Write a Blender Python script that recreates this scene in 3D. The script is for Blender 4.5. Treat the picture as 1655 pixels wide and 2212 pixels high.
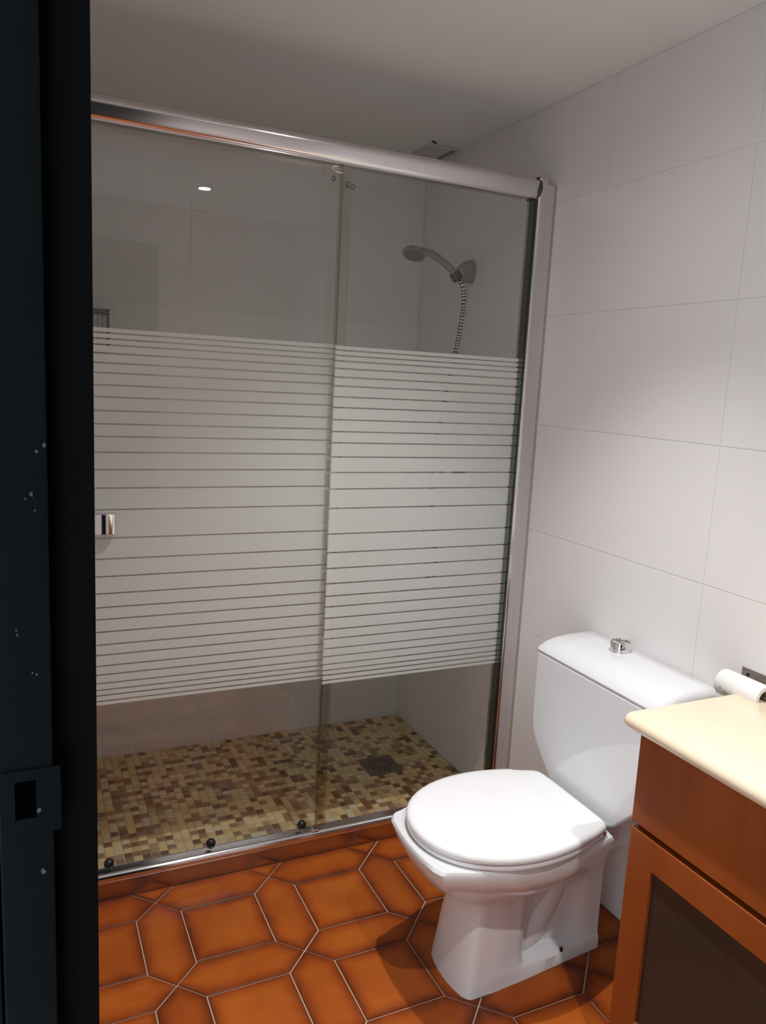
import bpy, bmesh, math, random
from mathutils import Vector, Matrix
random.seed(7)
for o in list(bpy.data.objects): bpy.data.objects.remove(o, do_unlink=True)
SC = bpy.context.scene
COL = SC.collection

# ---------------------------------------------------------------- camera
cd = bpy.data.cameras.new('camera'); cam = bpy.data.objects.new('camera', cd); COL.objects.link(cam)
cam.location = (-1.4599, -2.0434, 1.4125); cam.rotation_euler = (1.4065, -0.0514, -0.4340)
cd.sensor_fit = 'VERTICAL'; cd.sensor_height = 24.0; cd.lens = 24.0 * 1682.3 / 2212.0
cd.clip_start = 0.02; SC.camera = cam

# ---------------------------------------------------------------- world, lights, exposure
w = bpy.data.worlds.new('world'); SC.world = w; w.use_nodes = True
w.node_tree.nodes['Background'].inputs[0].default_value = (0.80, 0.93, 1.0, 1)
w.node_tree.nodes['Background'].inputs[1].default_value = 2.3  # pale blue fill added for brightness, entering by the doorway from an unseen hall
SC.view_settings.view_transform = 'Standard'; SC.view_settings.look = 'None'
SC.view_settings.gamma = 1.0; SC.view_settings.use_curve_mapping = False
SC.view_settings.exposure = -0.06
LIGHTS = [(-0.66, -1.73), (-0.655, -0.72)]
SPOT_W = 84.0
CEIL = 2.2517
BACK = 0.7965          # shower back wall
LEFT = -1.43           # left wall
FRONT = -2.40          # wall behind the camera

# ---------------------------------------------------------------- materials
def mat(name):
    m = bpy.data.materials.new(name); m.use_nodes = True
    n = m.node_tree.nodes; b = n['Principled BSDF']
    return m, n, m.node_tree.links, b
def simple(name, col, rough=0.4, metal=0.0, spec=0.5, coat=0.0, noise=0.0, nscale=20.0, bump=0.0, bscale=60.0):
    m, n, l, b = mat(name)
    b.inputs['Base Color'].default_value = (*col, 1); b.inputs['Roughness'].default_value = rough
    b.inputs['Metallic'].default_value = metal; b.inputs['Specular IOR Level'].default_value = spec
    b.inputs['Coat Weight'].default_value = coat; b.inputs['Coat Roughness'].default_value = 0.05
    tc = n.new('ShaderNodeTexCoord')
    if noise:
        nz = n.new('ShaderNodeTexNoise'); nz.inputs['Scale'].default_value = nscale; nz.inputs['Detail'].default_value = 5
        l.new(tc.outputs['Object'], nz.inputs['Vector'])
        mx = n.new('ShaderNodeMix'); mx.data_type = 'RGBA'
        mx.inputs[6].default_value = (*[c * (1 - noise) for c in col], 1); mx.inputs[7].default_value = (*[min(1, c * (1 + noise)) for c in col], 1)
        l.new(nz.outputs['Fac'], mx.inputs[0]); l.new(mx.outputs[2], b.inputs['Base Color'])
    if bump:
        nb = n.new('ShaderNodeTexNoise'); nb.inputs['Scale'].default_value = bscale; nb.inputs['Detail'].default_value = 3
        l.new(tc.outputs['Object'], nb.inputs['Vector'])
        bp = n.new('ShaderNodeBump'); bp.inputs['Strength'].default_value = bump; bp.inputs['Distance'].default_value = 0.002
        l.new(nb.outputs['Fac'], bp.inputs['Height']); l.new(bp.outputs[0], b.inputs['Normal'])
    return m
M = {}
M['ceiling'] = simple('ceiling_paint', (0.87, 0.87, 0.865), 0.9, spec=0.2, noise=0.02, nscale=3, bump=0.15, bscale=200)
M['plaster'] = simple('wall_plaster', (0.6, 0.58, 0.56), 0.9, spec=0.2, noise=0.02, bump=0.1)
M['grout_wall'] = simple('wall_grout', (0.84, 0.80, 0.78), 0.8, noise=0.05)
M['grout_floor'] = simple('floor_grout', (0.58, 0.42, 0.32), 0.85, noise=0.45, nscale=9)
M['grout_mosaic'] = simple('mosaic_grout', (0.66, 0.57, 0.42), 0.8, noise=0.15, nscale=15)
M['porcelain'] = simple('white_porcelain', (0.78, 0.785, 0.80), 0.06, spec=0.5, coat=0.4)
M['seat'] = simple('white_seat_plastic', (0.90, 0.90, 0.91), 0.16)
M['chrome'] = simple('polished_chrome', (0.80, 0.80, 0.81), 0.10, metal=1.0)
M['alu'] = simple('polished_aluminium', (0.74, 0.71, 0.71), 0.17, metal=1.0, noise=0.04, nscale=8)
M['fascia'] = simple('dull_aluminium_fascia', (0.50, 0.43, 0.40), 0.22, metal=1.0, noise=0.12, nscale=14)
M['steel'] = simple('brushed_steel', (0.36, 0.33, 0.30), 0.38, metal=1.0, noise=0.08, nscale=40)
M['satin'] = simple('satin_grey_plastic', (0.30, 0.29, 0.28), 0.28, metal=0.55)
M['spray'] = simple('grey_spray_face', (0.17, 0.16, 0.145), 0.5, noise=0.1, nscale=150)
M['black'] = simple('black_rubber', (0.012, 0.012, 0.012), 0.3)
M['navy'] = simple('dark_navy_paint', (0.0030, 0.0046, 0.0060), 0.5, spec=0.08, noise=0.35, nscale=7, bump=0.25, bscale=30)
M['navy_shaded'] = simple('dark_navy_paint_shaded', (0.0016, 0.0021, 0.0027), 0.6, spec=0.08, noise=0.3, nscale=7, bump=0.25, bscale=30)  # same navy paint, colour darkened for the shade inside the rebate
M['chip'] = simple('bare_chipped_wood', (0.07, 0.07, 0.065), 0.8, noise=0.3, nscale=300)
M['counter'] = simple('cream_counter_stone', (0.76, 0.63, 0.465), 0.16, noise=0.05, nscale=260)
M['paper'] = simple('white_toilet_paper', (0.82, 0.79, 0.77), 0.9, bump=0.4, bscale=250)
M['print'] = simple('pale_green_print', (0.45, 0.6, 0.33), 0.9, noise=0.5, nscale=90)
M['brownhose'] = simple('dark_brown_hose', (0.045, 0.025, 0.02), 0.3, metal=0.3)
M['drain'] = simple('drain_metal', (0.22, 0.18, 0.155), 0.4, metal=0.5, noise=0.2, nscale=60)
M['vent'] = simple('vent_plastic', (0.66, 0.65, 0.63), 0.6)
M['hole'] = simple('dark_hole', (0.001, 0.001, 0.001), 1.0, spec=0.0)
M['print_black'] = simple('black_glass_print', (0.01, 0.01, 0.01), 0.6)
M['darkpanel'] = simple('smoked_glass_panel', (0.030, 0.024, 0.018), 0.22, noise=0.4, nscale=3)
M['silicone'] = simple('aged_silicone', (0.40, 0.35, 0.26), 0.6, noise=0.15, nscale=12)

def wood(name, c1, c2):
    m, n, l, b = mat(name)
    tc = n.new('ShaderNodeTexCoord'); mp = n.new('ShaderNodeMapping'); mp.inputs['Scale'].default_value = (5, 5, 0.9)
    nz = n.new('ShaderNodeTexNoise'); nz.inputs['Scale'].default_value = 3.0; nz.inputs['Detail'].default_value = 7
    nz.inputs['Distortion'].default_value = 0.6
    r = n.new('ShaderNodeValToRGB'); r.color_ramp.elements[0].position = 0.3; r.color_ramp.elements[1].position = 0.72
    r.color_ramp.elements[0].color = (*c1, 1); r.color_ramp.elements[1].color = (*c2, 1)
    l.new(tc.outputs['Object'], mp.inputs['Vector']); l.new(mp.outputs[0], nz.inputs['Vector'])
    l.new(nz.outputs['Fac'], r.inputs[0]); l.new(r.outputs[0], b.inputs['Base Color'])
    b.inputs['Roughness'].default_value = 0.38; b.inputs['Specular IOR Level'].default_value = 0.3
    return m
M['wood'] = wood('reddish_cherry_wood', (0.235, 0.050, 0.008), (0.30, 0.068, 0.011))

def wall_tile_mat():
    m, n, l, b = mat('white_wall_tile')
    tc = n.new('ShaderNodeTexCoord')
    oi = n.new('ShaderNodeObjectInfo')
    nz = n.new('ShaderNodeTexNoise'); nz.inputs['Scale'].default_value = 2.0; l.new(tc.outputs['Object'], nz.inputs['Vector'])
    mx = n.new('ShaderNodeMix'); mx.data_type = 'RGBA'
    mx.inputs[6].default_value = (0.82, 0.79, 0.785, 1); mx.inputs[7].default_value = (0.845, 0.815, 0.81, 1)
    ad = n.new('ShaderNodeMath'); ad.operation = 'MULTIPLY_ADD'; ad.inputs[1].default_value = 0.5
    l.new(oi.outputs['Random'], ad.inputs[0]); l.new(nz.outputs['Fac'], ad.inputs[2]); l.new(ad.outputs[0], mx.inputs[0])
    l.new(mx.outputs[2], b.inputs['Base Color']); b.inputs['Roughness'].default_value = 0.24
    b.inputs['Specular IOR Level'].default_value = 0.35
    mp = n.new('ShaderNodeMapping'); mp.inputs['Scale'].default_value = (38, 38, 3)
    n2 = n.new('ShaderNodeTexNoise'); n2.inputs['Scale'].default_value = 1.0; n2.inputs['Detail'].default_value = 2
    l.new(tc.outputs['Object'], mp.inputs['Vector']); l.new(mp.outputs[0], n2.inputs['Vector'])
    bp = n.new('ShaderNodeBump'); bp.inputs['Strength'].default_value = 0.10; bp.inputs['Distance'].default_value = 0.002
    l.new(n2.outputs['Fac'], bp.inputs['Height']); l.new(bp.outputs[0], b.inputs['Normal'])
    return m
M['walltile'] = wall_tile_mat()

def terracotta():
    m, n, l, b = mat('glazed_terracotta')
    at = n.new('ShaderNodeAttribute'); at.attribute_name = 'rim'
    tc = n.new('ShaderNodeTexCoord'); oi = n.new('ShaderNodeObjectInfo')
    nz = n.new('ShaderNodeTexNoise'); nz.inputs['Scale'].default_value = 9; nz.inputs['Detail'].default_value = 4
    sp = n.new('ShaderNodeTexNoise'); sp.inputs['Scale'].default_value = 420; sp.inputs['Detail'].default_value = 1
    l.new(tc.outputs['Object'], nz.inputs['Vector']); l.new(tc.outputs['Object'], sp.inputs['Vector'])
    def mth(op, a, bb, c=None):
        k = n.new('ShaderNodeMath'); k.operation = op
        for i, v in enumerate((a, bb, c)):
            if v is None: continue
            if isinstance(v, (int, float)): k.inputs[i].default_value = v
            else: l.new(v, k.inputs[i])
        return k.outputs[0]
    f = mth('MULTIPLY_ADD', at.outputs['Fac'], 0.55, mth('MULTIPLY', nz.outputs['Fac'], 0.75))
    f = mth('MULTIPLY_ADD', oi.outputs['Random'], 0.16, f)
    f = mth('MULTIPLY_ADD', mth('SUBTRACT', sp.outputs['Fac'], 0.5), 0.30, f)
    f = mth('SUBTRACT', f, 0.12)
    r = n.new('ShaderNodeValToRGB'); e = r.color_ramp.elements
    e[0].position = 0.12; e[0].color = (0.46, 0.118, 0.013, 1); e[1].position = 0.98; e[1].color = (0.12, 0.021, 0.004, 1)
    k = e.new(0.55); k.color = (0.33, 0.066, 0.007, 1)
    l.new(f, r.inputs[0]); l.new(r.outputs[0], b.inputs['Base Color'])
    b.inputs['Roughness'].default_value = 0.30; b.inputs['Specular IOR Level'].default_value = 0.28
    bp = n.new('ShaderNodeBump'); bp.inputs['Strength'].default_value = 0.25; bp.inputs['Distance'].default_value = 0.002
    n3 = n.new('ShaderNodeTexNoise'); n3.inputs['Scale'].default_value = 70; l.new(tc.outputs['Object'], n3.inputs['Vector'])
    l.new(n3.outputs['Fac'], bp.inputs['Height']); l.new(bp.outputs[0], b.inputs['Normal'])
    return m
M['terracotta'] = terracotta()

MOS = []
for i, (c, wt) in enumerate([((0.44, 0.335, 0.17), 30), ((0.37, 0.27, 0.135), 16), ((0.41, 0.345, 0.21), 12), ((0.27, 0.185, 0.10), 10),
                             ((0.185, 0.115, 0.066), 18), ((0.115, 0.06, 0.032), 11), ((0.40, 0.36, 0.26), 6)]):
    m, n, l, b = mat('mosaic_glaze_%s' % 'abcdefg'[i])
    tc = n.new('ShaderNodeTexCoord'); mp = n.new('ShaderNodeMapping'); mp.inputs['Scale'].default_value = (25, 260, 20)
    nz = n.new('ShaderNodeTexNoise'); nz.inputs['Scale'].default_value = 1.0; nz.inputs['Detail'].default_value = 2
    geo = n.new('ShaderNodeNewGeometry')
    l.new(geo.outputs['Position'], mp.inputs['Vector']); l.new(mp.outputs[0], nz.inputs['Vector'])
    mx = n.new('ShaderNodeMix'); mx.data_type = 'RGBA'
    mx.inputs[6].default_value = (*[v * 1.4 for v in c], 1); mx.inputs[7].default_value = (*[min(.9, v * 2.05) for v in c], 1)
    l.new(nz.outputs['Fac'], mx.inputs[0]); l.new(mx.outputs[2], b.inputs['Base Color'])
    b.inputs['Roughness'].default_value = 0.25
    MOS.append((m, wt))

def glass_mat(name, tint, refl=1.0):
    m = bpy.data.materials.new(name); m.use_nodes = True; n = m.node_tree.nodes; l = m.node_tree.links; n.clear()
    out = n.new('ShaderNodeOutputMaterial'); tr = n.new('ShaderNodeBsdfTransparent'); tr.inputs[0].default_value = (*tint, 1)
    gl = n.new('ShaderNodeBsdfGlossy'); gl.inputs['Roughness'].default_value = 0.0; gl.inputs[0].default_value = (refl, refl, refl, 1)
    lw = n.new('ShaderNodeLayerWeight'); lw.inputs[0].default_value = 0.5
    pw = n.new('ShaderNodeMath'); pw.operation = 'POWER'; pw.inputs[1].default_value = 5
    ma = n.new('ShaderNodeMath'); ma.operation = 'MULTIPLY_ADD'; ma.inputs[1].default_value = 0.96; ma.inputs[2].default_value = 0.04
    mx = n.new('ShaderNodeMixShader')
    l.new(lw.outputs['Facing'], pw.inputs[0]); l.new(pw.outputs[0], ma.inputs[0]); l.new(ma.outputs[0], mx.inputs[0])
    l.new(tr.outputs[0], mx.inputs[1]); l.new(gl.outputs[0], mx.inputs[2]); l.new(mx.outputs[0], out.inputs[0])
    return m
M['glass'] = glass_mat('clear_shower_glass', (0.985, 0.99, 0.98))
M['seal'] = glass_mat('clear_seal_strip', (0.88, 0.86, 0.79))
M['gasket'] = glass_mat('green_glass_edge', (0.45, 0.50, 0.46))

def frost_mat():
    m = bpy.data.materials.new('frosted_print'); m.use_nodes = True; n = m.node_tree.nodes; l = m.node_tree.links; n.clear()
    out = n.new('ShaderNodeOutputMaterial'); d = n.new('ShaderNodeBsdfDiffuse'); t = n.new('ShaderNodeBsdfTranslucent')
    d.inputs[0].default_value = (0.95, 0.96, 0.94, 1); t.inputs[0].default_value = (0.95, 0.96, 0.93, 1)
    a = n.new('ShaderNodeMixShader'); a.inputs[0].default_value = 0.56
    tp = n.new('ShaderNodeBsdfTransparent'); bb = n.new('ShaderNodeMixShader'); bb.inputs[0].default_value = 0.10
    l.new(d.outputs[0], a.inputs[1]); l.new(t.outputs[0], a.inputs[2]); l.new(a.outputs[0], bb.inputs[1]); l.new(tp.outputs[0], bb.inputs[2])
    l.new(bb.outputs[0], out.inputs[0])
    return m
M['frost'] = frost_mat()
def emit(name, col, s):
    m = bpy.data.materials.new(name); m.use_nodes = True; n = m.node_tree.nodes; l = m.node_tree.links; n.clear()
    out = n.new('ShaderNodeOutputMaterial'); e = n.new('ShaderNodeEmission'); e.inputs[0].default_value = (*col, 1); e.inputs[1].default_value = s
    l.new(e.outputs[0], out.inputs[0]); return m
M['bulb'] = emit('lamp_glow', (1, 0.95, 0.88), 60.0)

# ---------------------------------------------------------------- mesh helpers
WL = {}   # world location of every object
def new_bm(): return bmesh.new()
def link(name, bm, m, parent=None, smooth=False, bevel=0.0, sub=0, seg=2, angle=40):
    loc = WL.get(parent.name, Vector((0, 0, 0))) if parent else Vector((0, 0, 0))
    bmesh.ops.recalc_face_normals(bm, faces=bm.faces[:])
    me = bpy.data.meshes.new(name)
    if loc.length > 0: bmesh.ops.translate(bm, verts=bm.verts[:], vec=-loc)
    bm.to_mesh(me); bm.free()
    ms = m if isinstance(m, (list, tuple)) else [m]
    for k in ms: me.materials.append(k)
    o = bpy.data.objects.new(name, me); COL.objects.link(o)
    if parent: o.parent = parent
    WL[o.name] = loc.copy()
    if bevel:
        b = o.modifiers.new('bevel', 'BEVEL'); b.width = bevel; b.segments = seg; b.limit_method = 'ANGLE'; b.angle_limit = math.radians(angle)
        smooth = True
    if sub:
        s = o.modifiers.new('sub', 'SUBSURF'); s.levels = sub; s.render_levels = sub; smooth = True
    if smooth:
        for p in me.polygons: p.use_smooth = True
        if not sub:
            try: me.set_sharp_from_angle(angle=math.radians(50))
            except Exception: pass
        if bevel:
            wn = o.modifiers.new('wn', 'WEIGHTED_NORMAL'); wn.keep_sharp = False
    return o
def empty(name, loc):
    o = bpy.data.objects.new(name, None); COL.objects.link(o); o.location = loc; o.empty_display_size = 0.05
    WL[o.name] = Vector(loc); return o
def tag(o, label, cat, group=None, kind=None):
    o['label'] = label; o['category'] = cat
    if group: o['group'] = group
    if kind: o['kind'] = kind
    return o
def box(bm, x0, x1, y0, y1, z0, z1):
    v = [bm.verts.new(p) for p in ((x0, y0, z0), (x1, y0, z0), (x1, y1, z0), (x0, y1, z0), (x0, y0, z1), (x1, y0, z1), (x1, y1, z1), (x0, y1, z1))]
    for f in ((3, 2, 1, 0), (4, 5, 6, 7), (0, 1, 5, 4), (1, 2, 6, 5), (2, 3, 7, 6), (3, 0, 4, 7)): bm.faces.new([v[i] for i in f])
    return bm
def loft(bm, rings, cap0=True, cap1=True, closed=True):
    R = [[bm.verts.new(p) for p in r] for r in rings]; n = len(R[0])
    for a, b in zip(R, R[1:]):
        for i in range(n if closed else n - 1):
            j = (i + 1) % n
            bm.faces.new((a[i], a[j], b[j], b[i]))
    if cap0: bm.faces.new(R[0][::-1])
    if cap1: bm.faces.new(R[-1])
    return R
def tube(bm, pts, r, n=10, caps=True, matfn=None):
    pts = [Vector(p) for p in pts]; rings = []; up = None
    for i, p in enumerate(pts):
        t = (pts[min(i + 1, len(pts) - 1)] - pts[max(i - 1, 0)]).normalized()
        if up is None: up = t.orthogonal().normalized()
        up = (up - t * up.dot(t)).normalized(); s = t.cross(up)
        rr = r[i] if isinstance(r, (list, tuple)) else r
        rings.append([p + (up * math.cos(a) + s * math.sin(a)) * rr for a in [2 * math.pi * k / n for k in range(n)]])
    st = len(bm.faces)
    loft(bm, rings, caps, caps)
    if matfn:
        bm.faces.ensure_lookup_table()
        for k in range(len(pts) - 1):
            for i in range(n): bm.faces[st + k * n + i].material_index = matfn(k)
    return bm
def cyl(bm, p0, p1, r, n=24): return tube(bm, [p0, p1], r, n)
def smooth_path(ctrl, step):
    ctrl = [Vector(c) for c in ctrl]; P = [ctrl[0]] + ctrl + [ctrl[-1]]; out = []
    for i in range(1, len(P) - 2):
        a, b, c, d = P[i - 1], P[i], P[i + 1], P[i + 2]
        k = max(2, int((c - b).length / step))
        for s in range(k):
            t = s / k
            out.append(0.5 * ((2 * b) + (c - a) * t + (2 * a - 5 * b + 4 * c - d) * t * t + (-a + 3 * b - 3 * c + d) * t ** 3))
    out.append(ctrl[-1]); return out
def extrude_profile(bm, prof, axis, a0, a1):
    # prof: closed list of 2-D points; axis 'x': (y,z), 'y': (x,z), 'z': (x,y)
    def P(p, a): return (a, p[0], p[1]) if axis == 'x' else ((p[0], a, p[1]) if axis == 'y' else (p[0], p[1], a))
    loft(bm, [[P(p, a0) for p in prof], [P(p, a1) for p in prof]]); return bm

# ---------------------------------------------------------------- structure
TH = 0.3273; ZJ = [k * TH for k in range(8)]
JW = 0.0007
floor = link('floor', box(new_bm(), -1.62, 0.0, FRONT, -0.030, -0.06, -0.0035), M['grout_floor'])
tag(floor, 'glazed orange terracotta floor of squares framed by long hexagons', 'floor', kind='structure')
sfloor = link('floor', box(new_bm(), LEFT, 0.0, -0.030, BACK, -0.06, -0.0025), M['grout_mosaic'])
tag(sfloor, 'shower floor of small beige and brown mosaic tiles', 'floor', kind='structure')
ceil = link('ceiling', box(new_bm(), -1.62, 0.14, FRONT - 0.12, BACK + 0.12, CEIL, CEIL + 0.05), M['ceiling'])
tag(ceil, 'plain off-white painted bathroom ceiling', 'ceiling', kind='structure')
DY1, DY0 = -1.34, -2.12     # left wall opening behind the frame
wr = link('wall_right', box(new_bm(), 0.0015, 0.14, FRONT - 0.12, BACK + 0.12, -0.06, CEIL), M['grout_wall'])
tag(wr, 'white tiled wall behind the toilet and vanity', 'wall', kind='structure')
wb = link('wall_back', box(new_bm(), LEFT - 0.12, 0.0015, BACK + 0.0015, BACK + 0.12, -0.06, CEIL), M['grout_wall'])
tag(wb, 'white tiled back wall inside the shower', 'wall', kind='structure')
bm = new_bm(); box(bm, LEFT - 0.14, LEFT - 0.0015, -1.385, BACK + 0.0015, -0.06, CEIL)
box(bm, LEFT - 0.14, LEFT - 0.0015, FRONT, DY0, -0.06, CEIL); box(bm, LEFT - 0.14, LEFT - 0.0015, DY0, -1.385, 2.08, CEIL)
wl = link('wall_left', bm, M['grout_wall']); tag(wl, 'white tiled left wall with the doorway opening', 'wall', kind='structure')
wf = link('wall_front', box(new_bm(), LEFT - 0.14, 0.0015, FRONT - 0.12, FRONT - 0.0015, -0.06, CEIL), M['grout_wall'])
tag(wf, 'white tiled wall behind the camera', 'wall', kind='structure')

def wall_tile(parent, axis, face, u0, u1, z0, z1, sgn):
    # axis 'x': wall in the plane x=face, tiles protrude to sgn; outline with a pillowed edge
    bm = new_bm(); e = 0.0012; d = 0.0016; g = JW
    a0, a1, b0, b1 = u0 + g, u1 - g, z0 + g, z1 - g
    def P(u, z, h):
        q = face - sgn * h
        return (q, u, z) if axis == 'x' else (u, q, z)
    rings = []
    for ins, h in ((0, d), (0, 0.0004), (e, 0.0)):
        rings.append([P(a0 + ins, b0 + ins, h), P(a1 - ins, b0 + ins, h), P(a1 - ins, b1 - ins, h), P(a0 + ins, b1 - ins, h)])
    loft(bm, rings)
    o = link('wall_tile', bm, M['walltile'], parent)
    return o
zr = [(ZJ[k], min(ZJ[k + 1], CEIL)) for k in range(7) if ZJ[k] < CEIL]
ys = [BACK, 0.6870, 0.2085, -0.2690, -0.7485, -1.228, -1.7075, -2.187, FRONT]
for a, b in zip(ys, ys[1:]):
    for z0, z1 in zr: wall_tile(wr, 'x', 0.0, b, a, z0, z1, -1)
xs = [0.0, -0.428, -0.9027, -1.3775, LEFT]
for a, b in zip(xs, xs[1:]):
    for z0, z1 in zr: wall_tile(wb, 'y', BACK, b, a, z0, z1, -1)
yl = [BACK, 0.60, 0.12, -0.36, -0.84, -1.335]
for a, b in zip(yl, yl[1:]):
    for z0, z1 in zr: wall_tile(wl, 'x', LEFT, b, a, z0, z1, 1)
xf_ = [0.0, -0.48, -0.96, LEFT]
for a, b in zip(xf_, xf_[1:]):
    for z0, z1 in zr: wall_tile(wf, 'y', FRONT, b, a, z0, z1, 1)

# terracotta tiles -------------------------------------------------
L = 0.3151; X0 = -1.1521; Y0 = -0.0899; H = 0.0575
def clip(poly, x0, x1, y0, y1):
    def cut(pl, f, inter):
        out = []
        for i, p in enumerate(pl):
            q = pl[(i + 1) % len(pl)]
            if f(p): out.append(p)
            if f(p) != f(q): out.append(inter(p, q))
        return out
    for ax, v, s in ((0, x0, 1), (0, x1, -1), (1, y0, 1), (1, y1, -1)):
        if not poly: return []
        def it(p, q):
            t = (v - p[ax]) / (q[ax] - p[ax]); return (p[0] + t * (q[0] - p[0]), p[1] + t * (q[1] - p[1]))
        poly = cut(poly, lambda p: s * (p[ax] - v) >= 0, it)
    return poly
def inset(poly, d):
    n = len(poly); out = []
    for i in range(n):
        p0, p1, p2 = Vector(poly[i - 1]), Vector(poly[i]), Vector(poly[(i + 1) % n])
        e1 = (p1 - p0).normalized(); e2 = (p2 - p1).normalized()
        n1 = Vector((-e1.y, e1.x)); n2 = Vector((-e2.y, e2.x))
        b = n1 + n2; k = 1 + n1.dot(n2)
        out.append(tuple(p1 + b * (d / max(0.3, k))))
    return out
def area(p): return 0.5 * sum(p[i - 1][0] * p[i][1] - p[i][0] * p[i - 1][1] for i in range(len(p)))
def terra(poly, shape):
    poly = clip(poly, -1.60, 0.0, FRONT, -0.034)
    pl = []
    for p in poly:
        if not pl or (Vector(p) - Vector(pl[-1])).length > 1e-4: pl.append(p)
    if len(pl) > 2 and (Vector(pl[0]) - Vector(pl[-1])).length < 1e-4: pl.pop()
    if len(pl) < 3: return
    if area(pl) < 0: pl = pl[::-1]
    if abs(area(pl)) < 4e-4: return
    o1 = inset(pl, 0.0017 + random.uniform(0, 0.0004)); dz = random.uniform(-0.0004, 0.0004)
    bm = new_bm(); lay = bm.verts.layers.float.new('rim')
    per = sum((Vector(pl[i]) - Vector(pl[i - 1])).length for i in range(len(pl))); ir = 2 * area(pl) / per
    k1 = inset(pl, min(0.0032, ir * 0.2)); k2 = inset(pl, min(0.016, ir * 0.4)); k3 = inset(pl, min(0.034, ir * 0.75))
    ok = True
    levels = [(o1, -0.005, 1), (o1, -0.0012, 1), (k1, 0.0, 1), (k2, 0.0, 0.45)] + ([(k3, 0.0, 0.0)] if ok else [])
    rr = [[(p[0], p[1], z + dz) for p in q] for q, z, _ in levels]
    R = loft(bm, rr)
    for r, (_, _, a) in zip(R, levels):
        for v in r: v[lay] = a if shape == 's' else min(1, a * 0.95 + 0.16)
    link('square_floor_tile' if shape == 's' else 'hexagonal_floor_tile', bm, M['terracotta'], floor)
for i in range(-3, 5):
    for j in range(-1, 9):
        x, y = X0 + i * L, Y0 - j * L
        terra([(x, y), (x + H, y - H), (x + L - H, y - H), (x + L, y), (x + L - H, y + H), (x + H, y + H)], 'h')
        terra([(x, y), (x - H, y - H), (x - H, y - L + H), (x, y - L), (x + H, y - L + H), (x + H, y - H)], 'h')
        terra([(x + H, y - H), (x + L - H, y - H), (x + L - H, y - L + H), (x + H, y - L + H)], 's')

# mosaic -----------------------------------------------------------
P = 0.0250; G = 0.0023
meshes = []
def mos_geo(bm, x, y, sx, sy):
    z0, z1, e = -0.0028, 0.0, 0.0008
    r = [[(x, y, z0), (x + sx, y, z0), (x + sx, y + sy, z0), (x, y + sy, z0)],
         [(x, y, z1 - e), (x + sx, y, z1 - e), (x + sx, y + sy, z1 - e), (x, y + sy, z1 - e)],
         [(x + e, y + e, z1), (x + sx - e, y + e, z1), (x + sx - e, y + sy - e, z1), (x + e, y + sy - e, z1)]]
    loft(bm, r, cap0=False)
for m, wt in MOS:
    bm = new_bm(); mos_geo(bm, 0, 0, P - G, P - G); bmesh.ops.recalc_face_normals(bm, faces=bm.faces[:])
    me = bpy.data.meshes.new('mosaic_tile'); bm.to_mesh(me); bm.free(); me.materials.append(m); meshes.append(me)
cells = []
y = 0.014; r_ = 0
DR = (-0.325, -0.190, 0.335, 0.470)   # drain
while y + P - G < BACK:
    x = -0.002 - (P - G); c_ = 0
    while x > LEFT:
        if not (DR[0] < x + P / 2 < DR[1] and DR[2] < y + P / 2 < DR[3]): cells.append((x, y, r_))
        c_ += 1; x -= P + (0.0012 if c_ % 12 == 0 else 0)
    r_ += 1; y += P + (0.0012 if r_ % 12 == 0 else 0)
wts = [w_ for _, w_ in MOS]
rest = new_bm(); nb = 0
for (x, y, r) in cells:
    k = random.choices(range(len(MOS)), wts)[0]
    if nb < 300 and x > -1.30 and x < -0.36:
        o = bpy.data.objects.new('mosaic_tile', meshes[k]); COL.objects.link(o); o.parent = sfloor; o.location = (x, y, random.uniform(-0.0002, 0.0002)); nb += 1
    else:
        st = len(rest.faces); mos_geo(rest, x, y, P - G, P - G); rest.faces.ensure_lookup_table()
        for f in rest.faces[st:]: f.material_index = k
o = link('mosaic_tiles', rest, [m for m, _ in MOS], sfloor); o['kind'] = 'stuff'

# ---------------------------------------------------------------- door frame (dark, close to the camera)
df = empty('door_1', (-1.46, -1.40, 0.0))
tag(df, 'dark navy painted wooden door frame at the left edge, strike plate low down', 'door frame', kind='structure')
YA = -1.42
o = link('jamb', box(new_bm(), -1.4800, -1.4408, YA, -1.386, 0.0, 2.08), M['navy'], df, bevel=0.0012)
o = link('jamb', box(new_bm(), -1.600, -1.4815, YA + 0.002, -1.386, 0.0, 2.08), M['navy'], df, bevel=0.0012)
o = link('rebate', box(new_bm(), -1.4408, -1.4063, -1.400, -1.336, 0.0, 2.10), M['navy_shaded'], df, bevel=0.0015)
o = link('jamb', box(new_bm(), -1.600, -1.4300, DY0 - 0.0, DY0 + 0.02, 0.0, 2.05), M['navy'], df, bevel=0.0012); o['label'] = 'far side post behind the camera'
o = link('frame_head', box(new_bm(), -1.600, -1.4300, DY0 + 0.02, YA, 2.05, 2.08), M['navy'], df, bevel=0.0012)
dl = empty('door_2', (-1.42, DY0 - 0.03, 0.0)); tag(dl, 'dark navy door leaf opened into the room behind the camera', 'door', kind='structure')
leaf = link('leaf', box(new_bm(), -1.425, -0.800, DY0 - 0.045, DY0 - 0.005, 0.008, 2.04), M['navy'], dl, bevel=0.002)
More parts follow.
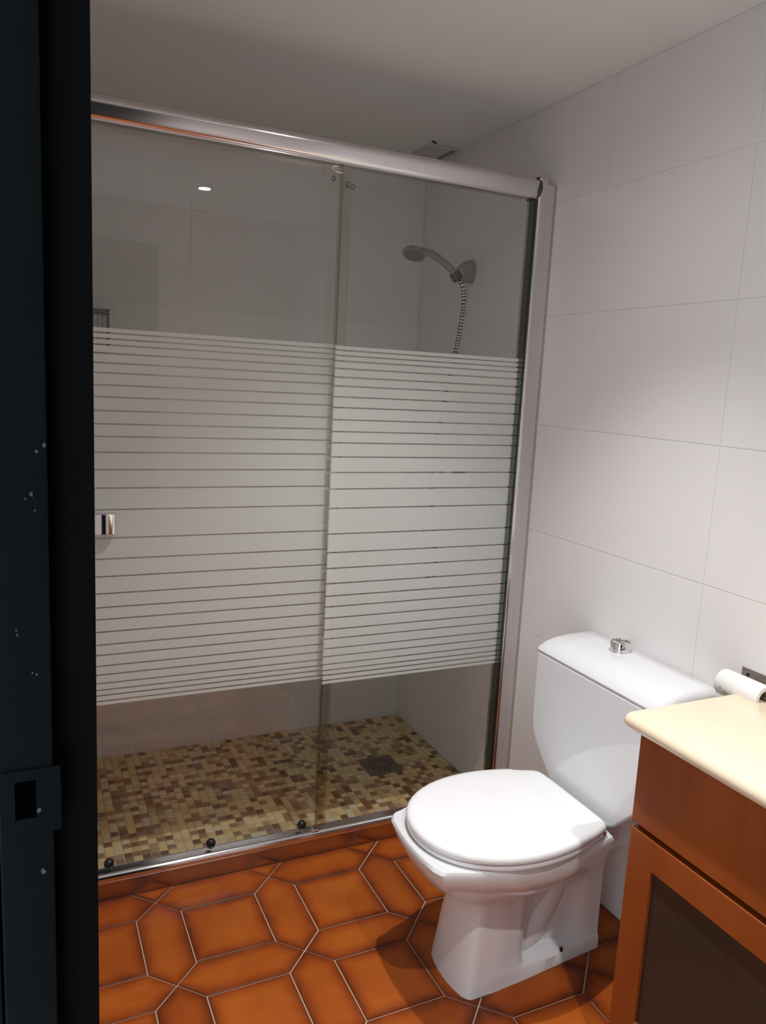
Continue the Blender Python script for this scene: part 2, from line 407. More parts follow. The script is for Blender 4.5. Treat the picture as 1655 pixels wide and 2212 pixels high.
# strike plate with a hole
bm = new_bm(); x0, x1, z0, z1 = -1.4780, -1.4354, 1.047, 1.1015; hx0, hx1, hz0, hz1 = -1.4686, -1.4535, 1.0605, 1.0925
yf, yb = YA - 0.0016, YA - 0.0001
for a in ((x0, hx0, z0, z1), (hx1, x1, z0, z1), (hx0, hx1, z0, hz0), (hx0, hx1, hz1, z1)): box(bm, a[0], a[1], yf, yb, a[2], a[3])
sp = link('strike_plate', bm, M['navy'], df); sp['label'] = 'painted-over steel strike plate'
link('latch_hole', box(new_bm(), hx0, hx1, yb - 0.0004, yb, hz0, hz1), M['hole'], sp)
for (px, pz, s) in ((-1.4518, 1.0665, 0.0018), (-1.4495, 1.0115, 0.0022), (-1.4520, 1.318, 0.0016), (-1.4500, 1.306, 0.0009), (-1.4478, 1.350, 0.0012),
                    (-1.4560, 1.315, 0.0008), (-1.4645, 1.215, 0.0010), (-1.4638, 1.211, 0.0009), (-1.4540, 1.180, 0.0009), (-1.4510, 1.178, 0.0009), (-1.4430, 1.3545, 0.0016)):
    bm = new_bm(); n = 7; yy = YA - 0.0004 if not (1.047 < pz < 1.10 and px > -1.478) else yf - 0.0003
    ring = [(px + s * random.uniform(0.5, 1.1) * math.cos(t), yy, pz + s * random.uniform(0.7, 1.7) * math.sin(t)) for t in [2 * math.pi * i / n for i in range(n)]]
    ring2 = [(a, yy + 0.0006, c) for a, b, c in ring]
    loft(bm, [ring, ring2]); link('paint_chip', bm, M['chip'], df)

# ---------------------------------------------------------------- ceiling lamps
def downlight(x, y, label):
    t = empty('ceiling_downlight', (x, y, CEIL)); tag(t, label, 'ceiling lamp', 'recessed ceiling downlights')
    bm = new_bm(); n = 40
    prof = [(0.030, CEIL - 0.0005), (0.030, CEIL - 0.006), (0.036, CEIL - 0.007), (0.043, CEIL - 0.004), (0.044, CEIL - 0.0003)]
    loft(bm, [[(x + r * math.cos(2 * math.pi * k / n), y + r * math.sin(2 * math.pi * k / n), z) for k in range(n)] for r, z in prof], False, False)
    link('trim_ring', bm, M['chrome'], t, smooth=True)
    bm = new_bm(); cyl(bm, (x, y, CEIL - 0.0035), (x, y, CEIL - 0.0005), 0.026, 32); link('lamp', bm, M['bulb'], t)
    # the beam of the reflector and the weaker light it spills to the sides
    for e, a in ((SPOT_W, 88), (SPOT_W * 0.09, 162)):
        ld = bpy.data.lights.new('lamp_light', 'SPOT'); ld.energy = e; ld.color = (1.0, 0.992, 0.985); ld.spot_size = math.radians(a); ld.spot_blend = 1.0
        ld.shadow_soft_size = 0.016; lo = bpy.data.objects.new('lamp_light', ld); COL.objects.link(lo); lo.parent = t; lo.location = (0, 0, -0.012)
downlight(*LIGHTS[0], 'round recessed downlight nearer the doorway, mirrored in the shower glass')
downlight(*LIGHTS[1], 'round recessed downlight above the toilet, glinting in the header rail')

# ---------------------------------------------------------------- shower screen
ss = empty('shower_screen', (-0.7, -0.02, 0.0))
tag(ss, 'chrome framed sliding glass shower screen with white horizontal stripes', 'shower screen')
XL, XR = LEFT + 0.001, -0.060
def arc(cy, cz, ry, rz, a0, a1, n): return [(cy + ry * math.cos(math.radians(a0 + (a1 - a0) * k / n)), cz + rz * math.sin(math.radians(a0 + (a1 - a0) * k / n))) for k in range(n + 1)]
# header: small lip on top, convex bull nose, lower lip
prof = [(0.015, 1.972), (0.015, 2.027), (-0.030, 2.027), (-0.033, 2.024), (-0.033, 2.0205), (-0.040, 2.0205), (-0.0455, 2.0185), (-0.0490, 2.0150), (-0.0505, 2.0100),
        (-0.0503, 2.0050), (-0.0494, 2.0000), (-0.0482, 1.9950), (-0.0469, 1.9900), (-0.0454, 1.9850), (-0.0436, 1.9800), (-0.0412, 1.9755), (-0.0370, 1.9720), (-0.0370, 1.9690), (-0.0300, 1.9670), (-0.022, 1.972)]
hr = link('header_rail', extrude_profile(new_bm(), prof, 'x', XL, XR - 0.003), M['alu'], ss, smooth=True)
prof = [(0.015, 1.970), (0.015, 2.029), (-0.040, 2.029)] + arc(-0.034, 1.997, 0.0235, 0.0265, 100, 260, 14) + [(-0.03, 1.966)]
link('rail_end_cap', extrude_profile(new_bm(), prof, 'x', XR - 0.003, XR + 0.001), M['black'], ss, smooth=True)
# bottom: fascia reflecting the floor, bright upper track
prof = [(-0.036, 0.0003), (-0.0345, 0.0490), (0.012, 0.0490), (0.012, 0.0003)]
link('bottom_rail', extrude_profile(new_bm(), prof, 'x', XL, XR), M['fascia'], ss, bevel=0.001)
prof = [(-0.034, 0.0492), (-0.0400, 0.0500), (-0.0440, 0.0550), (-0.0445, 0.0630), (-0.0430, 0.0700), (-0.0395, 0.0750), (-0.0355, 0.0765), (-0.0345, 0.0740), (-0.0345, 0.0580), (-0.0010, 0.0580), (0.008, 0.0580), (0.008, 0.066), (0.012, 0.066), (0.012, 0.0492)]
link('bottom_track', extrude_profile(new_bm(), prof, 'x', XL, XR), M['chrome'], ss, smooth=True)
# wall profile on the right, two nested channels
prof = [(-0.0008, -0.042), (-0.030, -0.042), (-0.031, -0.040), (-0.031, 0.012), (-0.0008, 0.012)]
link('wall_channel', extrude_profile(new_bm(), prof, 'z', 0.0003, 2.012), M['alu'], ss, bevel=0.0015)
prof = [(-0.031, -0.046), (-0.052, -0.046), (-0.060, -0.043), (-0.062, -0.036), (-0.062, 0.014), (-0.031, 0.014)]
link('inner_profile', extrude_profile(new_bm(), prof, 'z', 0.0006, 2.026), M['alu'], ss, bevel=0.002)
link('silicone_bead', extrude_profile(new_bm(), [(-0.0006, -0.047), (-0.004, -0.0425), (-0.0006, -0.0425)], 'z', 0.002, 2.010), M['silicone'], ss)
# glass
fp = link('fixed_panel', box(new_bm(), -0.678, -0.0625, -0.033, -0.027, 0.0605, 1.974), M['glass'], ss)
sd = link('sliding_door', box(new_bm(), -1.395, -0.640, -0.001, 0.005, 0.0655, 1.974), M['glass'], ss)
GZ = [1.5095, 1.498, 1.4839, 1.4694, 1.4492, 1.426, 1.4021, 1.3726, 1.3434, 1.31, 1.2774, 1.2463, 1.2071, 1.1634, 1.1169, 1.0619, 0.9886, 0.9347, 0.8887, 0.844, 0.8073, 0.7755, 0.7418, 0.7074, 0.6796, 0.6501, 0.6261, 0.6026, 0.5842, 0.5692, 0.5536, 0.5431]
def stripes(x0, x1, y, parent, dz=0.0):
    bm = new_bm(); g = 0.0021
    for i in range(len(GZ) - 1):
        t = GZ[i] - (g if i else 0); b = GZ[i + 1] + (g if i < len(GZ) - 2 else 0)
        box(bm, x0, x1, y - 0.0004, y - 0.0001, b + dz, t + dz)
    link('frosted_stripes', bm, M['frost'], parent)
stripes(-0.676, -0.064, -0.033, fp, -0.004)
stripes(-1.393, -0.642, -0.001, sd)
link('edge_seal', box(new_bm(), -0.6805, -0.6745, -0.037, -0.024, 0.0705, 1.968), M['seal'], ss)
link('edge_seal', box(new_bm(), -0.6600, -0.6360, -0.008, 0.009, 0.0725, 1.968), M['seal'], sd)
link('glass_edge_gasket', box(new_bm(), -0.0800, -0.0627, -0.037, -0.0245, 0.0705, 1.967), M['gasket'], ss)
# centre guide clip, rollers, handle
bm = new_bm(); box(bm, -0.690, -0.668, -0.040, -0.020, 0.0705, 0.082); c_ = link('door_guide', bm, M['chrome'], ss, bevel=0.003)
bm = new_bm(); tube(bm, smooth_path([(-0.690, -0.034, 1.962), (-0.702, -0.034, 1.960), (-0.704, -0.034, 1.953), (-0.690, -0.034, 1.948), (-0.675, -0.034, 1.948)], 0.003), 0.0022, 8)
link('stop_clip', bm, M['chrome'], ss, smooth=True)
for rx in (-1.262, -0.985, -0.7105):
    bm = new_bm(); prof = [(0.0135, -0.0012), (0.0135, -0.007), (0.0105, -0.0130), (0.0055, -0.0160)]; n = 20
    loft(bm, [[(rx + r * math.cos(2 * math.pi * k / n), yv, 0.0850 + r * 1.1 * math.sin(2 * math.pi * k / n)) for k in range(n)] for r, yv in prof])
    link('roller', bm, M['black'], sd, smooth=True)
bm = new_bm(); n = 16; pr_ = [(-1.3005, -0.0015)] + [(-1.2710 - 0.0295 * math.cos(math.pi * k / n), -0.022 - 0.014 * math.sin(math.pi * k / n)) for k in range(n + 1)] + [(-1.2415, -0.0015)]
link('handle', extrude_profile(bm, pr_, 'z', 1.004, 1.056), M['chrome'], sd, bevel=0.0015, angle=60)
# writing on the glass (seen mirrored)
def text(s, x, y, z, h, parent, mirror=True):
    cu = bpy.data.curves.new('t', 'FONT'); cu.body = s; cu.size = h; cu.align_x = 'CENTER'; cu.extrude = 0.0002
    to = bpy.data.objects.new('t', cu); COL.objects.link(to)
    bpy.context.view_layer.update()
    me = bpy.data.meshes.new_from_object(to.evaluated_get(bpy.context.evaluated_depsgraph_get())); bpy.data.objects.remove(to)
    bm = new_bm(); bm.from_mesh(me)
    for v in bm.verts:
        a, b, c = v.co; v.co = (x + (-a if mirror else a), y - 0.0004 - c, z + b)
    link('printed_mark', bm, M['print_black'], parent)
text('CHI', -0.6520, -0.0332, 1.9120, 0.0170, fp)
text('---', -0.6600, -0.0332, 1.9230, 0.0170, fp)
text('G', -0.6870, -0.0014, 1.932, 0.0170, sd)
text('-', -0.6870, -0.0014, 1.941, 0.0180, sd)

# ---------------------------------------------------------------- shower fittings
br = empty('shower_bracket', (0.0, 0.41, 1.80)); tag(br, 'grey wedge-shaped wall bracket holding the hand shower', 'shower bracket')
bm = new_bm(); n = 20
def brk(x, s, dz):   # egg-shaped section flattened at the wall
    pts = []
    for k in range(n):
        a = 2 * math.pi * k / n
        pts.append((x, 0.405 + 0.024 * s * math.cos(a), 1.812 + dz + 0.040 * s * math.sin(a)))
    return pts
loft(bm, [brk(-0.0006, 1.0, 0), brk(-0.012, 1.02, 0), brk(-0.040, 0.86, -0.005), brk(-0.062, 0.62, -0.013), brk(-0.072, 0.35, -0.018)])
link('body', bm, M['satin'], br, smooth=True)
bm = new_bm(); cyl(bm, (-0.066, 0.388, 1.778), (-0.086, 0.388, 1.800), 0.019, 20); link('holder_ring', bm, M['black'], br, bevel=0.003)
hs = empty('hand_shower', (-0.2, 0.39, 1.83)); tag(hs, 'grey hand shower head with curved handle in the wall bracket', 'shower head')
path = smooth_path([(-0.064, 0.388, 1.782), (-0.095, 0.388, 1.808), (-0.135, 0.388, 1.833), (-0.178, 0.388, 1.852), (-0.215, 0.388, 1.857)], 0.008)
bm = new_bm(); tube(bm, path, [0.0115 + 0.002 * (i / len(path)) for i in range(len(path))], 16); link('handle', bm, M['satin'], hs, smooth=True)
ax = Vector((-0.30, -0.25, -0.92)).normalized(); ctr = Vector((-0.243, 0.388, 1.846)); e1 = ax.orthogonal().normalized(); e2 = ax.cross(e1)
def disc(c, r, n=32): return [c + (e1 * math.cos(2 * math.pi * k / n) + e2 * math.sin(2 * math.pi * k / n)) * r for k in range(n)]
bm = new_bm(); loft(bm, [disc(ctr - ax * 0.018, 0.012), disc(ctr - ax * 0.014, 0.026), disc(ctr - ax * 0.004, 0.038), disc(ctr + ax * 0.006, 0.040), disc(ctr + ax * 0.008, 0.038)])
link('head', bm, M['satin'], hs, smooth=True)
bm = new_bm(); loft(bm, [disc(ctr + ax * 0.0075, 0.034), disc(ctr + ax * 0.0095, 0.033)]); sf = link('spray_face', bm, M['spray'], hs)
bm = new_bm()
for rr, cnt in ((0.010, 6), (0.019, 12), (0.028, 18)):
    for k in range(cnt):
        c = ctr + ax * 0.0098 + (e1 * math.cos(2 * math.pi * k / cnt) + e2 * math.sin(2 * math.pi * k / cnt)) * rr
        loft(bm, [disc(c - ax * 0.0003, 0.0013, 6), disc(c + ax * 0.0006, 0.0011, 6)])
o = link('spray_nozzles', bm, M['black'], sf); o['kind'] = 'stuff'
# hose
hpath = smooth_path([(-0.060, 0.388, 1.776), (-0.044, 0.386, 1.745), (-0.034, 0.396, 1.69), (-0.036, 0.41, 1.60), (-0.044, 0.420, 1.515), (-0.070, 0.430, 1.33), (-0.088, 0.445, 1.155),
                     (-0.084, 0.450, 1.02), (-0.060, 0.460, 0.86), (-0.042, 0.460, 0.775), (-0.042, 0.475, 0.70), (-0.042, 0.500, 0.675), (-0.042, 0.530, 0.70), (-0.042, 0.560, 0.78),
                     (-0.042, 0.565, 0.86), (-0.042, 0.545, 0.96), (-0.046, 0.515, 1.03), (-0.048, 0.505, 1.0715)], 0.0052)
bm = new_bm(); tube(bm, hpath, [0.0080 if i % 2 else 0.0066 for i in range(len(hpath))], 10, matfn=lambda k: k % 2)
ho = link('shower_hose', bm, [M['black'], M['chrome']], None); tag(ho, 'ribbed chrome and black shower hose hanging in a loop from the bracket', 'hose')
mx_ = empty('shower_mixer', (0.0, 0.46, 1.09)); tag(mx_, 'chrome wall shower mixer glimpsed through the striped glass', 'shower mixer')
bm = new_bm(); cyl(bm, (-0.050, 0.335, 1.105), (-0.050, 0.585, 1.105), 0.021, 24); link('body', bm, M['chrome'], mx_, bevel=0.003)
for yy in (0.385, 0.535):
    bm = new_bm(); cyl(bm, (-0.0006, yy, 1.105), (-0.034, yy, 1.105), 0.017, 20); link('wall_union', bm, M['chrome'], mx_, bevel=0.002)
bm = new_bm(); cyl(bm, (-0.050, 0.315, 1.105), (-0.050, 0.335, 1.105), 0.025, 24); link('knob', bm, M['black'], mx_, bevel=0.003)
bm = new_bm(); cyl(bm, (-0.048, 0.505, 1.072), (-0.048, 0.505, 1.088), 0.009, 16); link('hose_outlet', bm, M['chrome'], mx_)

# wire caddy
cy = empty('wire_caddy', (-1.30, BACK, 1.47)); tag(cy, 'small dark wire shower caddy on the back wall by the door frame', 'shower caddy')
def rect_loop(z, r): return [(-1.385, BACK - 0.006, z), (-1.385, 0.705, z), (-1.377, 0.697, z), (-1.190, 0.697, z), (-1.182, 0.705, z), (-1.182, BACK - 0.006, z)]
for z, rr in ((1.600, 0.0032), (1.593, 0.0022), (1.470, 0.0030)):
    bm = new_bm(); tube(bm, rect_loop(z, rr) + [rect_loop(z, rr)[0]], rr, 8); link('rim_wire' if z > 1.5 else 'base_wire', bm, M['steel'], cy, smooth=True)
for i in range(14):
    x = -1.375 + i * 0.0143; bm = new_bm(); tube(bm, [(x, 0.697, 1.6), (x, 0.697, 1.47), (x, BACK - 0.004, 1.47)], 0.0013, 6); link('wire', bm, M['steel'], cy)
for i in range(6):
    y_ = 0.712 + i * 0.0143; bm = new_bm(); tube(bm, [(-1.182, y_, 1.6), (-1.182, y_, 1.47)], 0.0013, 6); link('wire', bm, M['steel'], cy)

# drain
dr = empty('shower_drain', ((DR[0] + DR[1]) / 2, (DR[2] + DR[3]) / 2, 0)); tag(dr, 'square dark metal drain with a ring of holes in the mosaic floor', 'drain')
cx_, cy_ = (DR[0] + DR[1]) / 2, (DR[2] + DR[3]) / 2
link('frame', box(new_bm(), DR[0] + 0.001, DR[1] - 0.001, DR[2] + 0.001, DR[3] - 0.001, -0.0035, 0.0010), M['drain'], dr, bevel=0.0006)
bm = new_bm(); cyl(bm, (cx_, cy_, 0.0010), (cx_, cy_, 0.0018), 0.052, 40); link('grate', bm, M['drain'], dr)
for rr, cnt, s, off in ((0.042, 12, 0.0050, 0.0), (0.032, 12, 0.0042, 0.13), (0.022, 12, 0.0033, 0.27)):
    for k in range(cnt):
        a = 2 * math.pi * k / cnt + off; c = (cx_ + rr * math.cos(a), cy_ + rr * math.sin(a))
        bm = new_bm(); cyl(bm, (c[0], c[1], 0.0018), (c[0], c[1], 0.0021), s, 8); link('drain_hole', bm, M['black'], dr)

# vent on the ceiling
ve = empty('ceiling_vent', (-0.065, 0.64, CEIL)); tag(ve, 'flat grey ventilation grille on the ceiling above the shower', 'vent')
link('cover_plate', box(new_bm(), -0.122, -0.010, 0.545, 0.765, CEIL - 0.008, CEIL - 0.0004), M['vent'], ve, bevel=0.002)
for k in range(12):
    yv = 0.557 + k * 0.0172
    link('slot', box(new_bm(), -0.030, -0.014, yv, yv + 0.0085, CEIL - 0.0086, CEIL - 0.0079), M['black'], ve)
bm = new_bm(); tube(bm, [(-0.129, 0.520, CEIL - 0.0012), (-0.112, 0.528, CEIL - 0.0012)], [0.0035, 0.0045], 8)
o = link('ceiling_hook_hole', bm, M['black']); tag(o, 'tiny dark hole in the ceiling beside the vent', 'hole')

# ---------------------------------------------------------------- toilet
YC = -0.608
to = empty('toilet', (-0.33, YC, 0.0)); tag(to, 'white porcelain close-coupled toilet with closed lid', 'toilet')
T = [0, .12, .25, .40, .54, .66, .84, 1.0]
LV = [ # z, xr, xf, half widths, front corner softness
 (0.0008, -.125, -.541, [.062, .066, .071, .077, .083, .087, .092, .092]),
 (0.030, -.125, -.538, [.061, .065, .069, .075, .080, .084, .090, .090]),
 (0.036, -.125, -.537, [.058, .061, .062, .066, .072, .083, .090, .089]),
 (0.044, -.126, -.536, [.056, .054, .034, .031, .033, .080, .088, .088]),
 (0.090, -.127, -.531, [.056, .054, .036, .031, .032, .076, .085, .085]),
 (0.140, -.128, -.524, [.056, .055, .040, .032, .032, .072, .081, .081]),
 (0.190, -.129, -.517, [.057, .057, .046, .038, .034, .068, .077, .077]),
 (0.222, -.130, -.513, [.058, .060, .056, .050, .046, .066, .075, .074]),
 (0.236, -.130, -.525, [.060, .066, .072, .080, .086, .088, .086, .078]),
 (0.255, -.130, -.560, [.064, .074, .088, .106, .114, .115, .104, .086]),
 (0.285, -.132, -.603, [.072, .092, .118, .140, .146, .144, .126, .100]),
 (0.312, -.140, -.632, [.090, .120, .145, .160, .163, .160, .140, .112]),
 (0.330, -.165, -.642, [.125, .145, .158, .168, .171, .167, .148, .121]),
 (0.352, -.188, -.653, [.146, .154, .164, .173, .175, .171, .153, .128]),
 (0.371, -.192, -.6585, [.149, .156, .165, .174, .176, .172, .155, .131]),
 (0.3775, -.195, -.6545, [.146, .153, .162, .171, .173, .169, .152, .128]),
]
def interp(xs_, vs, t):
    for i in range(len(xs_) - 1):
        if t <= xs_[i + 1]:
            u = (t - xs_[i]) / (xs_[i + 1] - xs_[i]); u = u * u * (3 - 2 * u) * 0.5 + u * 0.5
            return vs[i] + (vs[i + 1] - vs[i]) * u
    return vs[-1]
def bowl_ring(z, xr, xf, h):
    half = []
    for v in (0, .4, .8): half.append((xr, h[0] * v))
    ns = 26
    for k in range(ns + 1):
        t = k / ns; half.append((xr + (xf - xr) * (0.012 + t * 0.962), interp(T, h, t)))
    bul = 0.016
    for v in (.94, .80, .5, .25): half.append((xf - bul * (1 - v * v) + 0.0045 * (v > .9), h[-1] * v))
    half.append((xf - bul, 0.0))
    full = half + [(x, -v) for x, v in half[-2:0:-1]]
    return [(x, YC + v, z) for x, v in full]
bm = new_bm(); rings = [bowl_ring(*a) for a in LV]
loft(bm, rings)
box(bm, -0.215, -0.02, YC - 0.088, YC + 0.088, 0.300, 0.371)
tube(bm, smooth_path([(-0.400, YC, 0.048), (-0.355, YC, 0.052), (-0.315, YC, 0.082), (-0.285, YC, 0.130), (-0.255, YC, 0.185), (-0.225, YC, 0.245), (-0.205, YC, 0.290)], 0.012), 0.0455, 32)
link('bowl', bm, M['porcelain'], to, bevel=0.0, smooth=True)
bm = new_bm(); cyl(bm, (-0.255, YC - 0.0675, 0.031), (-0.255, YC - 0.0675, 0.040), 0.0042, 12); link('floor_bolt', bm, M['black'], to)
# tank
def tank_ring(x, s, zt):
    pts = [(.222, zt), (.223, .62), (.221, .520), (.214, .488), (.196, .458), (.128, .388), (.104, .3735)]
    return [(x, YC + v * s, z) for v, z in pts] + [(x, YC - v * s, z) for v, z in pts[::-1]]
bm = new_bm(); loft(bm, [tank_ring(-0.003, 1.0, .7135), tank_ring(-0.174, 1.0, .7138), tank_ring(-0.1875, 0.988, .7138)])
link('tank', bm, M['porcelain'], to, bevel=0.006, seg=3, angle=30)
# lid of the tank: domed loft from end to end
prof = [(-0.187, .7150), (-0.189, .7200), (-0.183, .7300), (-0.165, .7430), (-0.135, .7520), (-0.095, .7565), (-0.045, .7580), (-0.012, .7575), (-0.005, .7510), (-0.004, .7150)]
ends = [-.2300, -.2290, -.226, -.219, -.208, -.15, 0, .15, .208, .219, .226, .2290, .2300]
bm = new_bm(); rr = []
for v in ends:
    q = max(0.0, (abs(v) - .205) / .025); k = math.sqrt(max(0.0, 1 - q * q))   # rounded shoulders at both ends
    kx = 0.955 + 0.045 * k; kz = 0.35 + 0.65 * k
    rr.append([(-0.004 + (x + 0.004) * kx, YC + v, .7148 + (z - .7148) * kz) for x, z in prof])
loft(bm, rr); link('tank_lid', bm, M['porcelain'], to, smooth=True)
# flush button
bx, by = -0.052, -0.556
bm = new_bm(); n = 40
loft(bm, [[(bx + r * math.cos(2 * math.pi * k / n), by + r * math.sin(2 * math.pi * k / n), z) for k in range(n)] for r, z in ((.0290, .7570), (.0290, .7595), (.0262, .7605), (.0262, .7815), (.0250, .7830), (.0228, .7830), (.0222, .7795))])
fb = link('flush_button', bm, M['chrome'], to, smooth=True)
bm = new_bm(); box(bm, bx - .0006, bx + .0006, by - .021, by + .021, .7794, .7803); link('button_split', bm, M['black'], fb)
# seat and cover
def dshape(s, grow=0.0):
    pts = []; n = 26; xc, a, b = -0.420, 0.237 + grow, 0.189 + grow
    for k in range(n + 1):
        th = math.pi / 2 + math.pi * k / n; c, s_ = math.cos(th), math.sin(th)
        pts.append((xc + a * math.copysign(abs(c) ** 0.94, c), b * math.copysign(abs(s_) ** 0.94, s_)))
    m_ = 12
    side = []
    for k in range(1, m_ + 1):
        t = k / m_; x = xc + (-0.222 + grow * .5 - xc) * t; v = b - (b - 0.142) * t ** 1.9
        side.append((x, v))
    side.append((-0.2130 + grow * .5, 0.131)); side.append((-0.210 + grow * .5, 0.114)); side.append((-0.209 + grow * .5, 0.06))
    pts = pts + [(x, -v) for x, v in side] + side[::-1]
    cx = -0.41
    return [(cx + (x - cx) * s, v * s) for x, v in pts]
def dz(x): # hinge strip slightly lower with a soft crease
    t = min(1, max(0, (x + 0.292) / 0.022)); return -0.0035 * t * t * (3 - 2 * t)
bm = new_bm()
loft(bm, [[(x, YC + v, z) for x, v in dshape(s)] for s, z in ((0.965, .3795), (0.99, .3815), (0.995, .386), (0.99, .3905), (0.97, .3915))])
link('seat_ring', bm, M['seat'], to, smooth=True)
bm = new_bm()
loft(bm, [[(x, YC + v, z + (dz(x) if z > .40 else 0)) for x, v in dshape(s)] for s, z in ((0.97, .3935), (0.995, .3945), (1.006, .398), (1.008, .403), (1.002, .4085), (0.985, .4125), (0.955, .4148), (0.90, .4160), (0.80, .4168), (0.68, .4172), (0.56, .4175), (0.44, .4177), (0.32, .4178), (0.2, .4178), (0.08, .4178))])
link('seat_cover', bm, M['seat'], to, smooth=True)
for v in (-0.135, 0.135):
    bm = new_bm(); cyl(bm, (-0.222, YC + v, .378), (-0.222, YC + v, .3935), 0.009, 16); link('hinge', bm, M['chrome'], to, bevel=0.002)
# supply hose behind the tank
wh = empty('water_supply_hose', (0, -0.33, 0.66)); tag(wh, 'dark brown water hose loop showing beside the tank corner', 'hose')
bm = new_bm(); tube(bm, smooth_path([(-0.060, -0.376, .712), (-0.062, -0.352, .722), (-0.062, -0.330, .716), (-0.062, -0.322, .695), (-0.062, -0.332, .672), (-0.062, -0.350, .650), (-0.062, -0.376, .630)], 0.005), 0.0075, 10)
link('hose', bm, M['brownhose'], wh, smooth=True)
bm = new_bm(); cyl(bm, (-0.0006, -0.352, .650), (-0.062, -0.352, .650), 0.007, 16); link('wall_elbow', bm, M['brownhose'], wh)

# ---------------------------------------------------------------- vanity
va = empty('vanity_cabinet', (-0.18, -1.40, 0.0)); tag(va, 'reddish wooden vanity cabinet with dark glass doors right of the toilet', 'cabinet')
VY0, VY1, VX = -1.86, -0.966, -0.345
link('body', box(new_bm(), VX, -0.0006, VY0, VY1 - 0.001, 0.10, 0.7685), M['wood'], va, bevel=0.001)
link('plinth', box(new_bm(), VX + 0.04, -0.0006, VY0 + 0.02, VY1 - 0.02, 0.0003, 0.10), M['wood'], va)
fx0, fx1 = -0.3640, -0.3460
link('drawer_front', box(new_bm(), fx0, fx1, VY0, VY1, 0.5765, 0.7660), M['wood'], va, bevel=0.002)
for a, b in ((-1.412, VY1), (VY0, -1.414)):
    d = empty('door', (fx0, (a + b) / 2, 0.34)); d.parent = va; d.location = Vector((fx0, (a + b) / 2, 0.34)) - WL[va.name]
    bpy.data.objects.remove(d)
    z0, z1, s = 0.105, 0.5645, 0.064
    bm = new_bm(); box(bm, fx0, fx1, a, a + s, z0, z1)
    dfm = link('door', bm, M['wood'], va, bevel=0.002, seg=2)
    link('stile', box(new_bm(), fx0, fx1, b - s, b, z0, z1), M['wood'], dfm, bevel=0.002, seg=2)
    link('top_frame_bar', box(new_bm(), fx0 + 0.0003, fx1, a + s - 0.001, b - s + 0.001, z1 - 0.0640, z1 - 0.0002), M['wood'], dfm, bevel=0.002, seg=2)
    link('bottom_frame_bar', box(new_bm(), fx0 + 0.0003, fx1, a + s - 0.001, b - s + 0.001, z0 + 0.0002, z0 + 0.064), M['wood'], dfm, bevel=0.002, seg=2)
    link('glass_pane', box(new_bm(), fx0 + 0.008, fx1 - 0.004, a + s - 0.004, b - s + 0.004, z0 + 0.060, z1 - 0.060), M['darkpanel'], dfm)
# counter top with rounded corner and bull nose edge
def rrect(x0, x1, y0, y1, r, ins):
    x0 += ins; y0 += ins; y1 -= ins; pts = [(x1, y1), ]
    for k in range(9):
        a = math.radians(90 + 90 * k / 8); pts.append((x0 + r + r * math.cos(a), y1 - r + r * math.sin(a)))
    for k in range(9):
        a = math.radians(180 + 90 * k / 8); pts.append((x0 + r + r * math.cos(a), y0 + r + r * math.sin(a)))
    pts.append((x1, y0)); return pts
bm = new_bm(); rings = []
for k in range(9):
    a = math.radians(-90 + 180 * k / 8); ins = 0.0145 * (1 - math.cos(a)); z = 0.7850 + 0.0150 * math.sin(a)
    rings.append([(x, y_, z) for x, y_ in rrect(-0.3960, -0.0008, -1.885, -0.9370, 0.022 - ins * 0.5, ins)])
loft(bm, rings)
ct = link('countertop', bm, M['counter'], None, smooth=True); tag(ct, 'cream stone countertop with rounded edge on the wooden vanity', 'countertop')

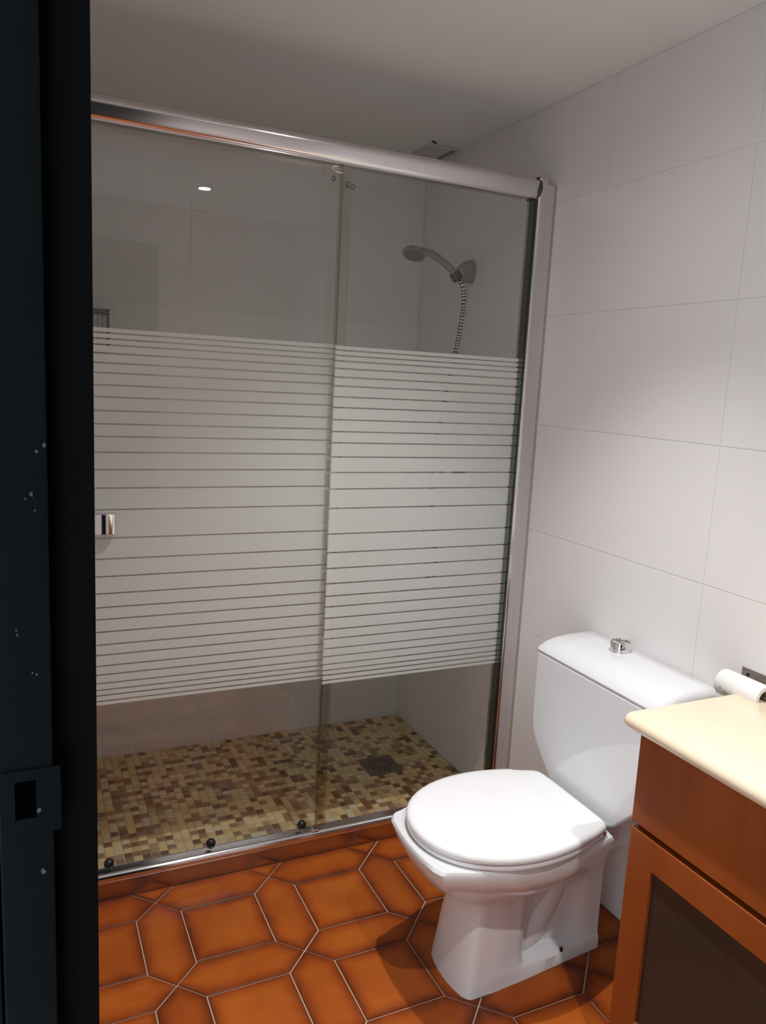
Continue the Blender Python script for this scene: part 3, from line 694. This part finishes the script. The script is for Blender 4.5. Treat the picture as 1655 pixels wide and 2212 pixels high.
# ---------------------------------------------------------------- paper holder
ph = empty('toilet_paper_holder', (0, -1.0, 0.81)); tag(ph, 'steel wall plate paper holder above the countertop end', 'paper holder')
link('wall_plate', box(new_bm(), -0.0030, -0.0004, -1.075, -0.886, 0.8020, 0.8290), M['steel'], ph, bevel=0.0006)
bm = new_bm(); cyl(bm, (-0.0030, -0.903, 0.8155), (-0.0045, -0.903, 0.8155), 0.0040, 16); link('screw', bm, M['black'], ph)
bm = new_bm(); tube(bm, smooth_path([(-0.003, -1.055, 0.81), (-0.045, -1.055, 0.808), (-0.0605, -1.05, 0.802), (-0.062, -1.035, 0.801), (-0.062, -0.905, 0.801)], 0.006), 0.0035, 10); link('arm', bm, M['steel'], ph, smooth=True)
RX, RZ, RR = -0.062, 0.8030, 0.0290
tp = empty('toilet_paper_roll', (RX, -0.95, RZ)); tag(tp, 'nearly finished white toilet paper roll with pale green print', 'toilet paper')
bm = new_bm(); n = 40; ya, yb_ = -0.889, -0.998
def rg(r, y_): return [(RX + r * math.cos(2 * math.pi * k / n), y_, RZ + r * math.sin(2 * math.pi * k / n)) for k in range(n)]
loft(bm, [rg(.0185, ya + .0), rg(RR - .002, ya), rg(RR, ya - .003), rg(RR, yb_ + .003), rg(RR - .002, yb_), rg(.0185, yb_), rg(.0185, ya)], False, False)
pp = link('paper', bm, M['paper'], tp, smooth=True)
for (y1_, a0, da, wd) in ((-0.915, 195, 18, .012), (-0.905, 182, 9, .006), (-0.945, 205, 14, .009)):
    bm = new_bm(); rr = RR + 0.0003; A = [math.radians(a0 + da * k / 5) for k in range(6)]
    loft(bm, [[(RX + (rr + q) * math.cos(a), y_, RZ + (rr + q) * math.sin(a)) for a in A] + [(RX + (rr + q - .0003) * math.cos(a), y_, RZ + (rr + q - .0003) * math.sin(a)) for a in A[::-1]] for y_, q in ((y1_, 0), (y1_ - wd, 0))])
    link('green_print', bm, M['print'], pp)
bm = new_bm(); loft(bm, [rg(.0182, ya - .004), rg(.0182, yb_ + .004), rg(.0168, yb_ + .004), rg(.0168, ya - .004), rg(.0182, ya - .004)], False, False)
link('core', bm, simple('cardboard_core', (0.42, 0.33, 0.24), 0.9), tp)
